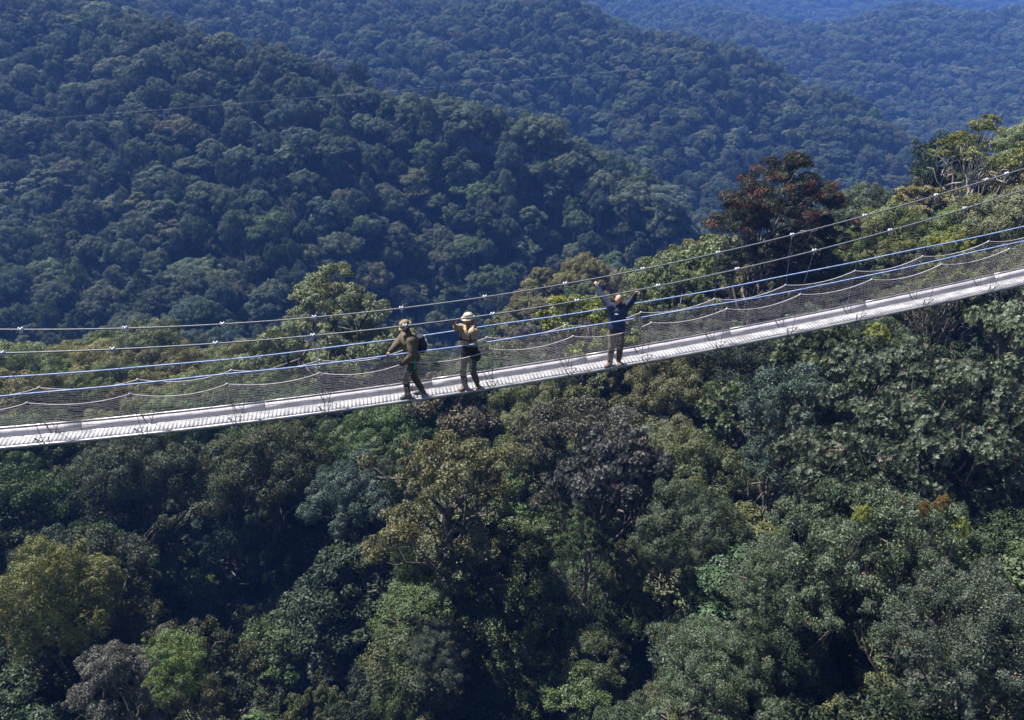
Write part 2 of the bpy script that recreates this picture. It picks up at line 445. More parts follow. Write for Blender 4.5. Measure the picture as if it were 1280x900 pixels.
HERO = [  # (x, y of crown top, distance, style, tint, width scale, label)
 (412,333,62,'feather','bright green2',1.9,'tall feathery bright green tree rising above the far crest behind the left hiker'),
 (988,194,58,'redtip','darkred',1.2,'dark bushy tree with red tipped sprays on the right skyline'),
 (1243,146,62,'bare','yellow-green',.85,'bare pale-limbed tree with sparse yellow-green tufts at the right skyline'),
 (735,368,56,'open_b','lime',.95,'yellow-lime leafed tree behind the rails left of the man in navy'),
 (560,555,36,'open_a','olive2',1.2,'large olive tree with bare grey branches below the two left hikers'),
 (40,690,27,'round','olive3',.66,'yellow-olive rounded tree at the lower left edge'),
 (208,806,22,'shrubby','bright green',.3,'small bright green tree at the bottom left beside the dark gap'),
 (775,545,36,'rosette','purplish grey',.80,'dark purplish tree dotted with yellow tufts under the man in navy'),
 (735,640,33,'open_b','mid-green',.45,'slim bright mid-green tree in front of the purplish crown'),
 (155,545,47,'dome_b','grey-green',1.1,'wide grey-green domed tree under the left end of the deck'),
 (320,540,47,'dome_a','dark olive',1.1,'broad dark olive domed tree below the deck right of the grey-green dome'),
 (450,575,44,'dome_a','blue-green2',.95,'bluish green domed tree behind the big olive tree on its left'),
 (1120,628,23,'fine','grey-green2',.82,'large fine-leaved grey-green tree filling the lower right'),
 (900,800,20,'fine','grey-green2',.6,'fine-leaved grey-green tree at the bottom edge right of centre'),
 (1000,690,23,'fine','grey-green2',.62,'grey-green fine-leaved tree leaning left of the large lower right crown'),
 (1240,740,17,'fine','grey-green3',.62,'dark fine-leaved tree with red specks in the bottom right corner'),
 (870,620,31,'dome_b','grey-green',.7,'rounded grey-green tree standing left of the fine-leaved slope'),
 (1010,470,35,'shrubby','blue-green2',.65,'deep blue-green bushy tree just under the deck at right'),
 (1130,430,34,'rosette','glossy',.9,'large-leaved shiny grey tree under the right end of the deck'),
 (1235,470,29,'rosette','glossy',.85,'shiny large-leaved tree at the right edge below the deck'),
 (1080,540,27,'rosette','glossy',.8,'large-leaved grey tree with bright sprigs mid right below the deck'),
 (1190,330,44,'open_b','yellow-green',.5,'small tree with lime and yellow leaves behind the rails at right'),
 (1200,170,72,'shrubby','dark green',.95,'dark bushy tree on the right skyline behind the bare tree'),
 (1090,228,70,'dome_a','grey-green2',.9,'pale grey-green domed tree right of the red tipped tree'),
 (385,868,20,'open_b','olive',.3,'low olive tree at the bottom edge in front of the dark hollow'),
 (130,820,22,'open_a','pale grey',.6,'thin greyish tree with bare twigs near the lower left corner'),
 (1182,618,21,'rosette','sprig',.06,'small cluster of orange and lime leaves poking from the big lower right crown'),
 (1205,648,20.5,'rosette','lime',.07,'small lime and yellow leaf cluster right of the orange leaf cluster'),
 (1158,626,21,'rosette','sprig',.045,'tiny orange leaf sprig left of the orange and lime leaf cluster'),
 (1082,632,21.5,'rosette','lime',.08,'tiny lime sprig on the upper left of the big lower right crown'),
 (1100,405,38,'rosette','lime',.16,'lime rosette sprig just below the deck right of centre'),
 (1195,285,46,'open_b','lime',.34,'yellow blooming shrub tree behind the rails below the bare tree'),
 (545,790,29,'fine','grey-green3',.5,'small pale grey-green tree deep below the big olive tree'),
]
TINTS.update({'bright green2': (.165, .185, .085), 'darkred': (.034, .040, .018), 'sprig': (.22, .14, .03), 'olive2': (.125, .122, .048), 'olive3': (.150, .155, .045), 'dark olive': (.062, .070, .030),
 'blue-green2': (.062, .092, .068), 'grey-green2': (.080, .106, .054), 'grey-green3': (.062, .078, .050), 'glossy': (.060, .076, .042)})

def put_tree(X, Y, gz, style, tint, sx, sz, rz, label, group=None, name='forest_tree'):
    root = link(name, None)
    root.location = (X, Y, gz); root.rotation_euler = (0, 0, rz); root.scale = (sx, sx, sz)
    c, t = PROTO[style]
    co = link('crown', c, root); co.color = (*tint, 1)
    link('trunk', t, root)
    q = min(1.0, max(.12, 1.15 * sx / sz))          # small crowns keep their proportions on a tall trunk
    if q < .95: co.scale = (1, 1, q); co.location = (0, 0, 15.0 * (1 - q))
    tag(root, label, 'tree', group)
    return root

hero_pts = []
for i, (x, y, Y, st, ti, s, lab) in enumerate(HERO):
    P = survey(x, y, Y); gz = float(ground_z(P[0], P[1]))
    sz = (P[2] - gz) / 15.0
    c = TINTS[ti]
    put_tree(P[0], P[1], gz, st, c, s, sz, (i * 2.3) % 6.28, lab, 'foreground forest trees', {'redtip': 'red_tipped_tree', 'bare': 'bare_limbed_tree'}.get(st, 'forest_tree'))
    hero_pts.append((P[0], P[1], 5 * s * .62))
hero_pts = np.array(hero_pts)

near = hex_scatter(10, 135, 6.3, 1.1)
nz = canopy(near[:, 0], near[:, 1])
hd = np.sqrt(((near[:, None] - hero_pts[None, :, :2]) ** 2).sum(-1)) - hero_pts[None, :, 2]
near = near[hd.min(1) > 1.6]; nz = canopy(near[:, 0], near[:, 1])
clr = visible(near[:, 0], near[:, 1], nz)
pr = np.array([project((a, b, c)) for (a, b), c in zip(near, nz)])
inview = (pr[:, 2] > 5) & (pr[:, 0] > -70) & (pr[:, 0] < 1350) & (pr[:, 1] > -60) & (pr[:, 1] < 1010)
keep = inview & (clr > -5)
cand = np.where(keep)[0]
cand = cand[np.argsort(pr[cand, 2])]
N_IND = 262
ind = cand[:N_IND]
rest_near = np.array([i for i in range(len(near)) if i not in set(ind.tolist()) and pr[i, 2] > 3 and clr[i] > -14])
print('near candidates', len(cand), 'rest', len(rest_near))

def pick_style(px, py, r):
    if px > 930 and py > 380:
        return r.choice(['rosette', 'fine', 'rosette', 'open_b', 'shrubby', 'fine']), r.choice(['glossy', 'grey-green2', 'brownish', 'mid-green', 'dark green', 'grey-green3', 'olive'])
    if px > 820:
        return r.choice(['dome_a', 'open_b', 'dome_c', 'shrubby', 'rosette', 'fine']), r.choice(['grey-green', 'grey-green2', 'olive', 'olive', 'mid-green', 'mid-green'])
    if py < 560 and px < 560:
        return r.choice(['dome_a', 'dome_c', 'dome_b', 'round', 'dome_c']), r.choice(['olive', 'mid-green', 'grey-green2', 'olive', 'mid-green', 'olive'])
    if py < 560:
        return r.choice(['open_a', 'open_b', 'tall', 'shrubby', 'dome_a']), r.choice(['mid-green', 'olive', 'brownish', 'dark green', 'grey-green', 'pale grey'])
    return r.choice(['shrubby', 'tall', 'open_a', 'open_b', 'dome_a', 'feather', 'shrubby']), r.choice(['dark green', 'dark olive', 'mid-green', 'grey-green', 'dark green', 'blue-green'])

SHAPE = {'dome_a': 'domed', 'dome_b': 'round-topped', 'dome_c': 'flat-domed', 'umbrella': 'umbrella-shaped', 'open_a': 'open-crowned', 'open_b': 'loose-crowned', 'round': 'rounded', 'tall': 'tall narrow',
         'feather': 'feathery', 'rosette': 'large-leaved', 'fine': 'fine-leaved', 'shrubby': 'bushy'}
COLW = {'grey-green2': 'pale grey-green', 'grey-green3': 'dull grey-green', 'glossy': 'shiny dark', 'blue-green2': 'blue-green', 'dark olive': 'dark olive'}
def zone(px, py):
    deck = 561 - .103 * px - (max(0, px - 640) ** 2) * .00012 - .02 * px * 0
    rows = 'behind the footbridge' if py < deck - 20 else ('just under the deck' if py < deck + 70 else ('far below the deck' if py < 760 else 'at the bottom edge'))
    cols = ['at the far left', 'at left', 'left of centre', 'under the hikers' if py > deck - 20 else 'near the hikers', 'right of centre', 'at right', 'at the far right'][min(6, max(0, int((px + 10) / 186)))]
    return rows + ' ' + cols
ORD = ['', 'second ', 'third ', 'fourth ', 'fifth ', 'sixth ', 'seventh ', 'eighth ', 'ninth ', 'tenth ']
plan = []
for i in ind:
    px, py, dd = pr[i]; st, ti = pick_style(px, py, rng)
    if py < 545 - .22 * px and ti in ('brownish', 'pale grey', 'dark green'): ti = 'olive'
    plan.append([i, px, py, dd, str(st), str(ti)])
from collections import defaultdict
cells = defaultdict(list)
for p in plan:
    cells[(COLW.get(p[5], p[5]), SHAPE[p[4]], zone(p[1], p[2]))].append(p)
lab = {}
for (cw, sh, zn), ps in cells.items():
    ps.sort(key=lambda p: p[1])
    for j, p in enumerate(ps):
        base = f'{cw} {sh} tree {zn}'
        lab[p[0]] = base if len(ps) == 1 else base + f', {ORD[min(j, 9)]}from the left'.replace(', from', ', first from')
for i, px, py, dd, st, ti in plan:
    X, Y = near[i]; gz = float(nz[i] - TREE_H)
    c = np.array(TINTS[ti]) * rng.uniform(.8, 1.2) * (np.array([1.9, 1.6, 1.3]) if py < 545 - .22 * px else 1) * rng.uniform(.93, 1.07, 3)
    s = rng.uniform(.72, 1.08) * (.8 if px > 900 and py > 450 else 1.12 if (px < 560 and py < 540) else 1); 
    put_tree(X, Y, gz, st, tuple(c), s, rng.uniform(.86, 1.08) if py < 540 else rng.uniform(.72, 1.14), rng.uniform(0, 6.28), lab[i], 'foreground forest trees')

# ---- the rest of the forest: too many to count, one object of instanced trees
far_sets = [hex_scatter(135, 330, 6.4, 1.15), hex_scatter(330, 640, 7.6, 1.15), hex_scatter(640, 1150, 10.5, 1.1), hex_scatter(1150, 1700, 16, 1.1)]
far = np.concatenate(far_sets)
crest = np.array([survey(x_, y_, Y_)[:2] for x_, y_, Y_ in [(300,48,275),(400,88,262),(480,116,248),(560,138,240),(640,160,233),(740,198,220),(830,243,209),(855,290,204)]])
cs = np.linspace(0, 7, 34); crest = np.stack([np.interp(cs, range(8), crest[:, i]) for i in (0, 1)], 1) + rng.normal(size=(34, 2)) * 3.0
far = np.concatenate([crest, far[np.sqrt(((far[:, None] - crest[None]) ** 2).sum(-1)).min(1) > 3.5]])
isbig = np.arange(len(far)) < 34
fz = canopy(far[:, 0], far[:, 1])
fp = np.stack([project((a, b, c)) for (a, b), c in zip(far, fz)])
vis = visible(far[:, 0], far[:, 1], fz)
k = (vis > -7) & (fp[:, 0] > -420) & (fp[:, 0] < 1640) & (fp[:, 1] > -70)
far, fz, isbig = far[k], fz[k], isbig[k]
print('far trees', len(far))
und = hex_scatter(9, 120, 3.7, 1.0, .4)      # undergrowth and low trees between the big ones
uz = canopy(und[:, 0], und[:, 1])
up = np.stack([project((a, b, c)) for (a, b), c in zip(und, uz)])
uk = (up[:, 2] > 4) & (visible(und[:, 0], und[:, 1], uz) > -12) & (up[:, 0] > -200) & (up[:, 0] < 1480)
und, uz = und[uk], uz[uk]
print('undergrowth', len(und))

def forest_object(name, label, cat, pts, z, styles, tints, smin, smax, hmin, hmax, sc_far=None, gain=1.0):
    n = len(pts)
    me = bpy.data.meshes.new(name)
    me.vertices.add(n)
    co = np.concatenate([pts, z[:, None]], 1)
    me.vertices.foreach_set('co', co.astype(np.float32).ravel())
    s = rng.uniform(smin, smax, n) * np.where(rng.random(n) < .17, 1.5, 1.0)
    if sc_far is not None: s = s * sc_far
    h = rng.uniform(hmin, hmax, n) * (1 if sc_far is None else np.sqrt(sc_far))
    scl = np.stack([s, s, h], 1)
    tt = gain * np.array([TINTS[tints[j]] for j in rng.integers(0, len(tints), n)]) * rng.uniform(.75, 1.25, (n, 1)) * rng.uniform(.94, 1.06, (n, 3))
    for an, ty, key, val in (('scl', 'FLOAT_VECTOR', 'vector', scl), ('tint', 'FLOAT_VECTOR', 'vector', tt)):
        a = me.attributes.new(an, ty, 'POINT'); a.data.foreach_set(key, val.astype(np.float32).ravel())
    a = me.attributes.new('rz', 'FLOAT', 'POINT'); a.data.foreach_set('value', rng.uniform(0, 6.28, n).astype(np.float32))
    a = me.attributes.new('pick', 'INT', 'POINT'); a.data.foreach_set('value', rng.integers(0, len(styles), n).astype(np.int32))
    o = link(name, me); tag(o, label, cat, kind='stuff')
    ng = bpy.data.node_groups.new(name, 'GeometryNodeTree')
    ng.interface.new_socket('Geometry', in_out='INPUT', socket_type='NodeSocketGeometry')
    ng.interface.new_socket('Geometry', in_out='OUTPUT', socket_type='NodeSocketGeometry')
    N = ng.nodes.new; L = ng.links.new
    gi, go = N('NodeGroupInput'), N('NodeGroupOutput')
    m2p = N('GeometryNodeMeshToPoints'); L(gi.outputs[0], m2p.inputs['Mesh'])
    jn = N('GeometryNodeJoinGeometry')
    for st in reversed(styles):
        j2 = N('GeometryNodeJoinGeometry')
        for src in SRC[st]:
            oi = N('GeometryNodeObjectInfo'); oi.inputs['Object'].default_value = src; oi.transform_space = 'ORIGINAL'
            L(oi.outputs['Geometry'], j2.inputs[0])
        g2 = N('GeometryNodeGeometryToInstance'); L(j2.outputs[0], g2.inputs[0]); L(g2.outputs[0], jn.inputs[0])
    ip = N('GeometryNodeInstanceOnPoints'); ip.inputs['Pick Instance'].default_value = True
    L(m2p.outputs[0], ip.inputs['Points']); L(jn.outputs[0], ip.inputs['Instance'])
    def att(nm, ty):
        a_ = N('GeometryNodeInputNamedAttribute'); a_.data_type = ty; a_.inputs['Name'].default_value = nm
        return a_.outputs['Attribute']
    L(att('pick', 'INT'), ip.inputs['Instance Index'])
    cx = N('ShaderNodeCombineXYZ'); L(att('rz', 'FLOAT'), cx.inputs['Z'])
    er = N('FunctionNodeEulerToRotation'); L(cx.outputs[0], er.inputs[0]); L(er.outputs[0], ip.inputs['Rotation'])
    L(att('scl', 'FLOAT_VECTOR'), ip.inputs['Scale'])
    L(ip.outputs[0], go.inputs[0])
    md = o.modifiers.new('scatter', 'NODES'); md.node_group = ng
    return o

# instances reuse the crowns and trunks of standing trees
SRC = {}
for o in col.objects:
    if o.name.startswith('crown') and o.parent:
        for st, (c, t) in PROTO.items():
            if o.data is c and st not in SRC:
                tr = [q for q in col.objects if q.parent is o.parent and q.data is t][0]
                SRC[st] = (o, tr)
farS = [s for s in ['dome_a', 'dome_b', 'dome_c', 'dome_a', 'dome_b', 'shrubby', 'dome_c', 'tall', 'round', 'open_a'] if s in SRC]
sf = np.clip((far[:, 1] / 300.0) ** .12, .9, 1.3) * np.where(far[:, 1] > 640, 1.25, 1.0) * np.where(far[:, 1] > 1150, 1.4, 1) * np.where(isbig, 1.45, 1)
forest_object('far_forest', 'dense hazy forest covering the ridges beyond the gorge', 'forest', far, fz - TREE_H, farS, GN_TINT, .46, 1.12, .74, 1.24, sf, 1.3)
allu = np.concatenate([und, near[rest_near]]) if len(rest_near) else und
allz = np.concatenate([uz, nz[rest_near]]) if len(rest_near) else uz
forest_object('undergrowth', 'dark undergrowth and low trees filling the gaps between the near crowns', 'undergrowth', allu, allz - TREE_H, [s for s in ['shrubby', 'open_a', 'tall', 'round'] if s in SRC],
              ['mid-green', 'dark green', 'olive', 'mid-green', 'dark olive'], .38, .72, .4, .8, None, 1.35)


# ---------------------------------------------------------------- footbridge
BT = 0.22; _bn = math.hypot(1, BT)
BE = Vector((1 / _bn, BT / _bn, 0)); BQ = Vector((-BT / _bn, 1 / _bn, 0)); BO = Vector((0, 12.7, 0))
def bp(s, w, z): return BO + BE * s + BQ * w + Vector((0, 0, z))
def deck_z(s): return np.polyval([-5e-5, .0038, .0545, -7.675], s)
def rope_z(s): return np.polyval([-5e-5, .0043, .0590, -6.690], s)
def blue_n(s): return np.polyval([-1e-5, .00391, .05204, -6.494], s)
def blue_f(s): return np.polyval([-5e-5, .00413, .05634, -6.465], s)
def cab_n(s): return np.polyval([0, .0082, .0625, -5.833], s)
def cab_f(s): return np.polyval([-1e-4, .0087, .0720, -5.826], s)
S0, S1 = -19.0, 25.0
STN = [-.43 + 1.735 * k for k in range(-10, 15)]
W0, W1 = .08, .42
WN, WF = -.04, .54
m_alu = noise_mat('aluminium_tread', (.24, .232, .25), (.44, .43, .455), 4, .55, .1, .15)
m_board = noise_mat('painted_side_board', (.36, .335, .365), (.50, .47, .51), 2.2, .6, 0, .2)
m_edge = noise_mat('aluminium_edge', (.30, .30, .31), (.46, .45, .46), 5, .4, .5)
m_cable = noise_mat('steel_cable', (.10, .11, .13), (.17, .18, .21), 30, .6, .2)
m_blue = noise_mat('blue_rope', (.15, .23, .44), (.27, .35, .55), 12, .7)
m_pink = noise_mat('pale_rope', (.34, .30, .32), (.46, .42, .44), 12, .8)
m_net = noise_mat('net_cord', (.15, .14, .15), (.26, .25, .27), 5, .8)
m_steel = noise_mat('galvanised_clamp', (.45, .45, .48), (.62, .62, .65), 20, .3, .3)
m_dark = noise_mat('dark_steel', (.05, .05, .055), (.11, .11, .12), 20, .5, .5)

def path_tube(fn, s0, s1, ds, rad, sides=6):
    ss = np.arange(s0, s1 + ds * .5, ds)
    pts = np.array([tuple(fn(s)) for s in ss])
    return tube_np(pts, np.full(len(pts), rad), sides)
def bar(p0, p1, rad, sides=5):
    return tube_np(np.array([tuple(p0), tuple(p1)]), [rad, rad], sides)
def obox(c, ax, ay, az, hx, hy, hz):
    c = np.array(c); ax, ay, az = map(np.array, (ax, ay, az))
    V = np.array([c + i * hx * ax + j * hy * ay + k * hz * az for i in (-1, 1) for j in (-1, 1) for k in (-1, 1)])
    return V, np.array([[0, 1, 3, 2], [4, 6, 7, 5], [0, 4, 5, 1], [2, 3, 7, 6], [0, 2, 6, 4], [1, 5, 7, 3]])
def sweep_rect(s0, s1, ds, w0, w1, z0, z1):
    """rectangular section swept along the deck line (w0..w1 across, z0..z1 above deck)"""
    ss = np.arange(s0, s1 + ds * .5, ds)
    ring = [(w0, z0), (w1, z0), (w1, z1), (w0, z1)]
    V = np.array([tuple(bp(s, w, deck_z(s) + z)) for s in ss for w, z in ring])
    n = len(ss); i = np.arange(n * 4).reshape(n, 4)
    Fv = np.stack([i[:-1], np.roll(i[:-1], -1, 1), np.roll(i[1:], -1, 1), i[1:]], -1).reshape(-1, 4)
    caps = np.array([[0, 3, 2, 1], [n * 4 - 4, n * 4 - 3, n * 4 - 2, n * 4 - 1]])
    return V, np.concatenate([Fv, caps])

bridge = link('suspension_footbridge', None); bridge.location = bp(0, .25, deck_z(0))
tag(bridge, 'narrow suspension footbridge with pale slatted deck, blue hand ropes and net sides above the forest', 'footbridge')
bridge_inv = Matrix.Translation(-bridge.location)
def bpart(name, VF, mat, smooth=True, parent=None):
    V, Fv = VF if isinstance(VF, tuple) else join_np(VF)
    o = link(name, mesh_np(name, V - np.array(bridge.location), Fv, mat, smooth=smooth), parent or bridge)
    return o
# deck treads
parts = []
s = S0
jr = np.random.default_rng(3)
while s < S1:
    z = deck_z(s); sl = (deck_z(s + .05) - deck_z(s - .05)) / .1
    t = np.array(BE) + np.array([0, 0, sl]); t /= np.linalg.norm(t)
    upv = np.cross(t, np.array(BQ)); upv = upv if upv[2] > 0 else -upv
    c = np.array(bp(s, (W0 + W1) / 2, z - .012 + jr.uniform(-.0015, .0015)))
    parts.append(obox(c, t, BQ, upv, .0386, (W1 - W0) / 2 - .022, .012))
    s += .08
deck = bpart('deck', parts, m_alu, False)
bpart('edge_rail', sweep_rect(S0, S1, .4, W0 - .02, W0 + .018, -.055, .008), m_edge, False)
bpart('edge_rail', sweep_rect(S0, S1, .4, W1 - .018, W1 - .002, -.055, .004), m_edge, False)
def sweep_ring(s0, s1, ds, ring):
    ss = np.arange(s0, s1 + 1e-6, ds)
    V = np.array([tuple(bp(s, w, deck_z(s) + z)) for s in ss for w, z in ring]); n = len(ss); k = len(ring); i = np.arange(n * k).reshape(n, k)
    Fv = np.stack([i[:-1], np.roll(i[:-1], -1, 1), np.roll(i[1:], -1, 1), i[1:]], -1).reshape(-1, 4)
    return V, np.concatenate([Fv, [[0, 3, 2, 1], [n * k - 4, n * k - 3, n * k - 2, n * k - 1]]])
jb = np.random.default_rng(11); sb = S0
while sb < S1 - .5:                      # leaning side boards, one per 3.47 m, butted with small gaps
    e = jb.uniform(-.0018, .0018); le = min(sb + 3.46, S1)
    bpart('side_board', sweep_ring(sb, le, (le - sb) / 9, [(W1 + .004, .012 + e), (W1 + .118, .148 + e), (W1 + .134, .134 + e), (W1 + .020, -.002 + e)]), m_board, False)
    bpart('board_cap', sweep_ring(sb, le, (le - sb) / 9, [(W1 + .110, .150 + e), (W1 + .124, .164 + e), (W1 + .142, .146 + e), (W1 + .132, .140 + e)]), m_edge, False)
    sb += 3.47
# ropes and cables
def rope_fn(w, off=0.0, sag=.125):
    def f(s):
        k = (s + .43) / 1.735; u = k - math.floor(k)
        return bp(s, w, rope_z(s) + off - sag * 4 * u * (1 - u) * (1 + .12 * math.sin(math.floor(k) * 2.7)))
    return f
nr, fr_ = rope_fn(WN), rope_fn(WF, -.018)
ws = lambda s, ph: .012 * math.sin(s * .7 + ph) + .006 * math.sin(s * 1.9 + ph)
bpart('main_cable', path_tube(lambda s: bp(s, .25 - .43, cab_n(s)), S0, S1, .25, .0155), m_cable)
bpart('main_cable', path_tube(lambda s: bp(s, .25 + .43, cab_f(s)), S0, S1, .25, .0155), m_cable)
bpart('hand_rope', path_tube(lambda s: bp(s, .25 - .31, blue_n(s) + ws(s, 0)), S0, S1, .2, .0145), m_blue)
bpart('hand_rope', path_tube(lambda s: bp(s, .25 + .31, blue_f(s) + ws(s, 2)), S0, S1, .2, .0145), m_blue)
bpart('net_rope', path_tube(nr, S0, S1, .0867, .0115, 5), m_pink)
bpart('net_rope', path_tube(fr_, S0, S1, .0867, .0115, 5), m_pink)
# nets
def net(rf, w):
    parts = []
    ss = np.arange(S0, S1, .12)
    tops = np.array([tuple(rf(s)) for s in ss]); bots = np.array([tuple(bp(s, w + (.06 if w < .2 else -.06), deck_z(s) - .02)) for s in ss])
    nl = 23
    for i in range(1, nl):
        t = i / nl
        wob = np.stack([np.zeros(len(ss)), np.zeros(len(ss)), .006 * np.sin(ss * 9 + i * 2)], 1)
        parts.append(tube_np(bots + (tops - bots) * t + wob, np.full(len(ss), .0016), 3))
    for k, s in enumerate(np.arange(S0, S1, .08)):
        a = np.array(tuple(rf(s))); b = np.array(tuple(bp(s + .03, w + (.06 if w < .2 else -.06), deck_z(s) - .02)))
        parts.append(tube_np(np.array([a, (a + b) / 2 + np.array(BE) * .01, b]), [.0012] * 3, 3))
    return parts
bpart('side_net', net(nr, WN), m_net)
bpart('side_net', net(fr_, WF), m_net)
# per station: clamps, hangers, cross beam, brackets
def clamp(P, tx):
    p = np.array(tuple(P)); x = np.array(tuple(tx)); y = np.array(BQ); z = np.array([0, 0, 1.0])
    pr = [obox(p + z * .012, x, y, z, .045, .024, .012), obox(p - z * .014, x, y, z, .038, .02, .01)]
    for k in (-.028, .028):
        pr.append(bar(p + x * k + y * .017 - z * .035, p + x * k + y * .017 + z * .042, .006))
        pr.append(bar(p + x * k - y * .017 - z * .035, p + x * k - y * .017 + z * .042, .006))
        pr.append(obox(p + x * k + z * .034, x, y, z, .010, .026, .008))
    pr.append(bar(p - z * .02, p - z * .085, .013))
    return pr
for s in STN:
    if not (S0 < s < S1): continue
    dn, zc_ = deck_z(s), 0
    for sd in (0, 1):
        wc = .25 + (.43 if sd else -.43); zc_ = (cab_f if sd else cab_n)(s); wr = WF if sd else WN
        rp = (fr_ if sd else nr)(s)
        cb = bp(s, wc, zc_)
        h = bpart('hanger', [bar(cb - Vector((0, 0, .06)), rp, .0052), bar(rp, bp(s, wr + (.02 if not sd else -.02), dn - .05), .0058)], m_cable)
        bpart('cable_clamp', clamp(cb, BE), m_steel, False)
        bpart('rope_tie', [obox(rp, BE, BQ, (0, 0, 1), .022, .015, .017)], m_pink, False)
        w = wr + (.02 if not sd else -.02)
        b0 = bp(s, w, dn - .045)
        bpart('bracket', [bar(bp(s - .13, w, dn + .20), bp(s - .02, W0 if not sd else W1 - .02, dn - .01), .0085), bar(bp(s + .12, w, dn + .20), bp(s + .04, W0 if not sd else W1 - .02, dn - .01), .0085),
                          bar(bp(s - .13, w, dn + .20), bp(s + .12, w, dn + .20), .005), bar(bp(s - .02, w, dn - .04), bp(s - .13, w, dn + .20), .006)], m_dark)
    bpart('cross_beam', [obox(bp(s, .25, dn - .075), BE, BQ, (0, 0, 1), .025, .33, .018)], m_dark, False)

# thin wire crossing the valley
wp = [survey(-260, 168, 120), survey(65, 147.5, 150), survey(240, 134, 172), survey(500, 112.5, 222), survey(640, 101, 262), survey(740, 92, 310), survey(880, 78, 415)]
wp = np.array(wp); tt_ = np.linspace(0, 6, 90)
wpts = np.stack([np.interp(tt_, range(7), wp[:, i]) for i in range(3)], 1)
for _ in range(12): wpts[1:-1] = (wpts[:-2] + wpts[2:] + wpts[1:-1] * 2) / 4
wv, wf = tube_np(wpts, np.linspace(.014, .045, 90), 5)
w_ = link('overhead_cable', mesh_np('overhead_cable', wv, wf, noise_mat('pale_wire', (.5, .48, .48), (.6, .58, .58), 1, .5))); tag(w_, 'thin pale overhead cable strung across the gorge in front of the hazy ridges', 'cable')

# ---------------------------------------------------------------- people
def remesh(name, pieces, voxel, mat, smooth_it=4, parent=None):
    V, Fv = [], []; o = 0
    me = bpy.data.meshes.new('tmp')
    for v, f in pieces:
        V.extend([tuple(p) for p in v]); Fv.extend([tuple(i + o for i in q) for q in f]); o += len(v)
    me.from_pydata(V, [], Fv)
    ob = bpy.data.objects.new('tmp', me); col.objects.link(ob)
    rm = ob.modifiers.new('r', 'REMESH'); rm.mode = 'VOXEL'; rm.voxel_size = voxel
    sm = ob.modifiers.new('s', 'SMOOTH'); sm.iterations = smooth_it; sm.factor = .5
    dg = bpy.context.evaluated_depsgraph_get(); dg.update()
    m2 = bpy.data.meshes.new_from_object(ob.evaluated_get(dg)); m2.name = name
    bpy.data.objects.remove(ob); bpy.data.meshes.remove(me)
    for p in m2.polygons: p.use_smooth = True
    m2.materials.clear(); m2.materials.append(mat)
    return m2

def ell(c, rx, ry, rz, ax=None, seg=12):
    """ellipsoid; ax = 3 orthonormal axes as rows"""
    th = np.linspace(0, math.pi, seg + 1); ph = np.linspace(0, 2 * math.pi, seg * 2, endpoint=False)
    V = []
    for t in th[1:-1]:
        for q in ph: V.append((math.sin(t) * math.cos(q) * rx, math.sin(t) * math.sin(q) * ry, math.cos(t) * rz))
    n = len(ph); V = [(0, 0, rz)] + V + [(0, 0, -rz)]
    Fv = [(0, 1 + j, 1 + (j + 1) % n) for j in range(n)]
    for i in range(seg - 2):
        for j in range(n):
            a = 1 + i * n; Fv.append((a + j, a + n + j, a + n + (j + 1) % n, a + (j + 1) % n))
    a = 1 + (seg - 2) * n
    Fv += [(len(V) - 1, a + (j + 1) % n, a + j) for j in range(n)]
    V = np.array(V)
    if ax is not None: V = V @ np.array(ax)
    return V + np.array(c), Fv

def caps(p0, p1, r0, r1, n=10):
    """closed tapered capsule"""
    p0, p1 = np.array(p0, float), np.array(p1, float)
    d = p1 - p0; L = np.linalg.norm(d) + 1e-9; d /= L
    ref = np.array([0, 0, 1.0]) if abs(d[2]) < .9 else np.array([1.0, 0, 0])
    a = np.cross(d, ref); a /= np.linalg.norm(a); b = np.cross(d, a)
    prof = [(-r0 * math.cos(q), r0 * math.sin(q)) for q in np.linspace(.25, math.pi / 2, 4)] + [(L + r1 * math.sin(q), r1 * math.cos(q)) for q in np.linspace(0, math.pi / 2 - .25, 4)]
    V = [p0 - d * r0]
    for t, rr in prof:
        for k in range(n):
            q = 2 * math.pi * k / n; V.append(p0 + d * t + a * math.cos(q) * rr + b * math.sin(q) * rr)
    V.append(p1 + d * r1)
    Fv = [(0, 1 + (j + 1) % n, 1 + j) for j in range(n)]
    for i in range(len(prof) - 1):
        o = 1 + i * n
        Fv += [(o + j, o + (j + 1) % n, o + n + (j + 1) % n, o + n + j) for j in range(n)]
    o = 1 + (len(prof) - 1) * n
    Fv += [(len(V) - 1, o + j, o + (j + 1) % n) for j in range(n)]
    return np.array(V), Fv

def loft(secs, n=16):
    """secs: list of (centre, ax, ay, rx, ry) cross sections, closed"""
    V = [np.array(secs[0][0])]
    for c, ax, ay, rx, ry in secs:
        for k in range(n):
            q = 2 * math.pi * k / n; V.append(np.array(c) + np.array(ax) * math.cos(q) * rx + np.array(ay) * math.sin(q) * ry)
    V.append(np.array(secs[-1][0]))
    Fv = [(0, 1 + (j + 1) % n, 1 + j) for j in range(n)]
    for i in range(len(secs) - 1):
        o = 1 + i * n; Fv += [(o + j, o + (j + 1) % n, o + n + (j + 1) % n, o + n + j) for j in range(n)]
    o = 1 + (len(secs) - 1) * n
    Fv += [(len(V) - 1, o + j, o + (j + 1) % n) for j in range(n)]
    return np.array(V), Fv

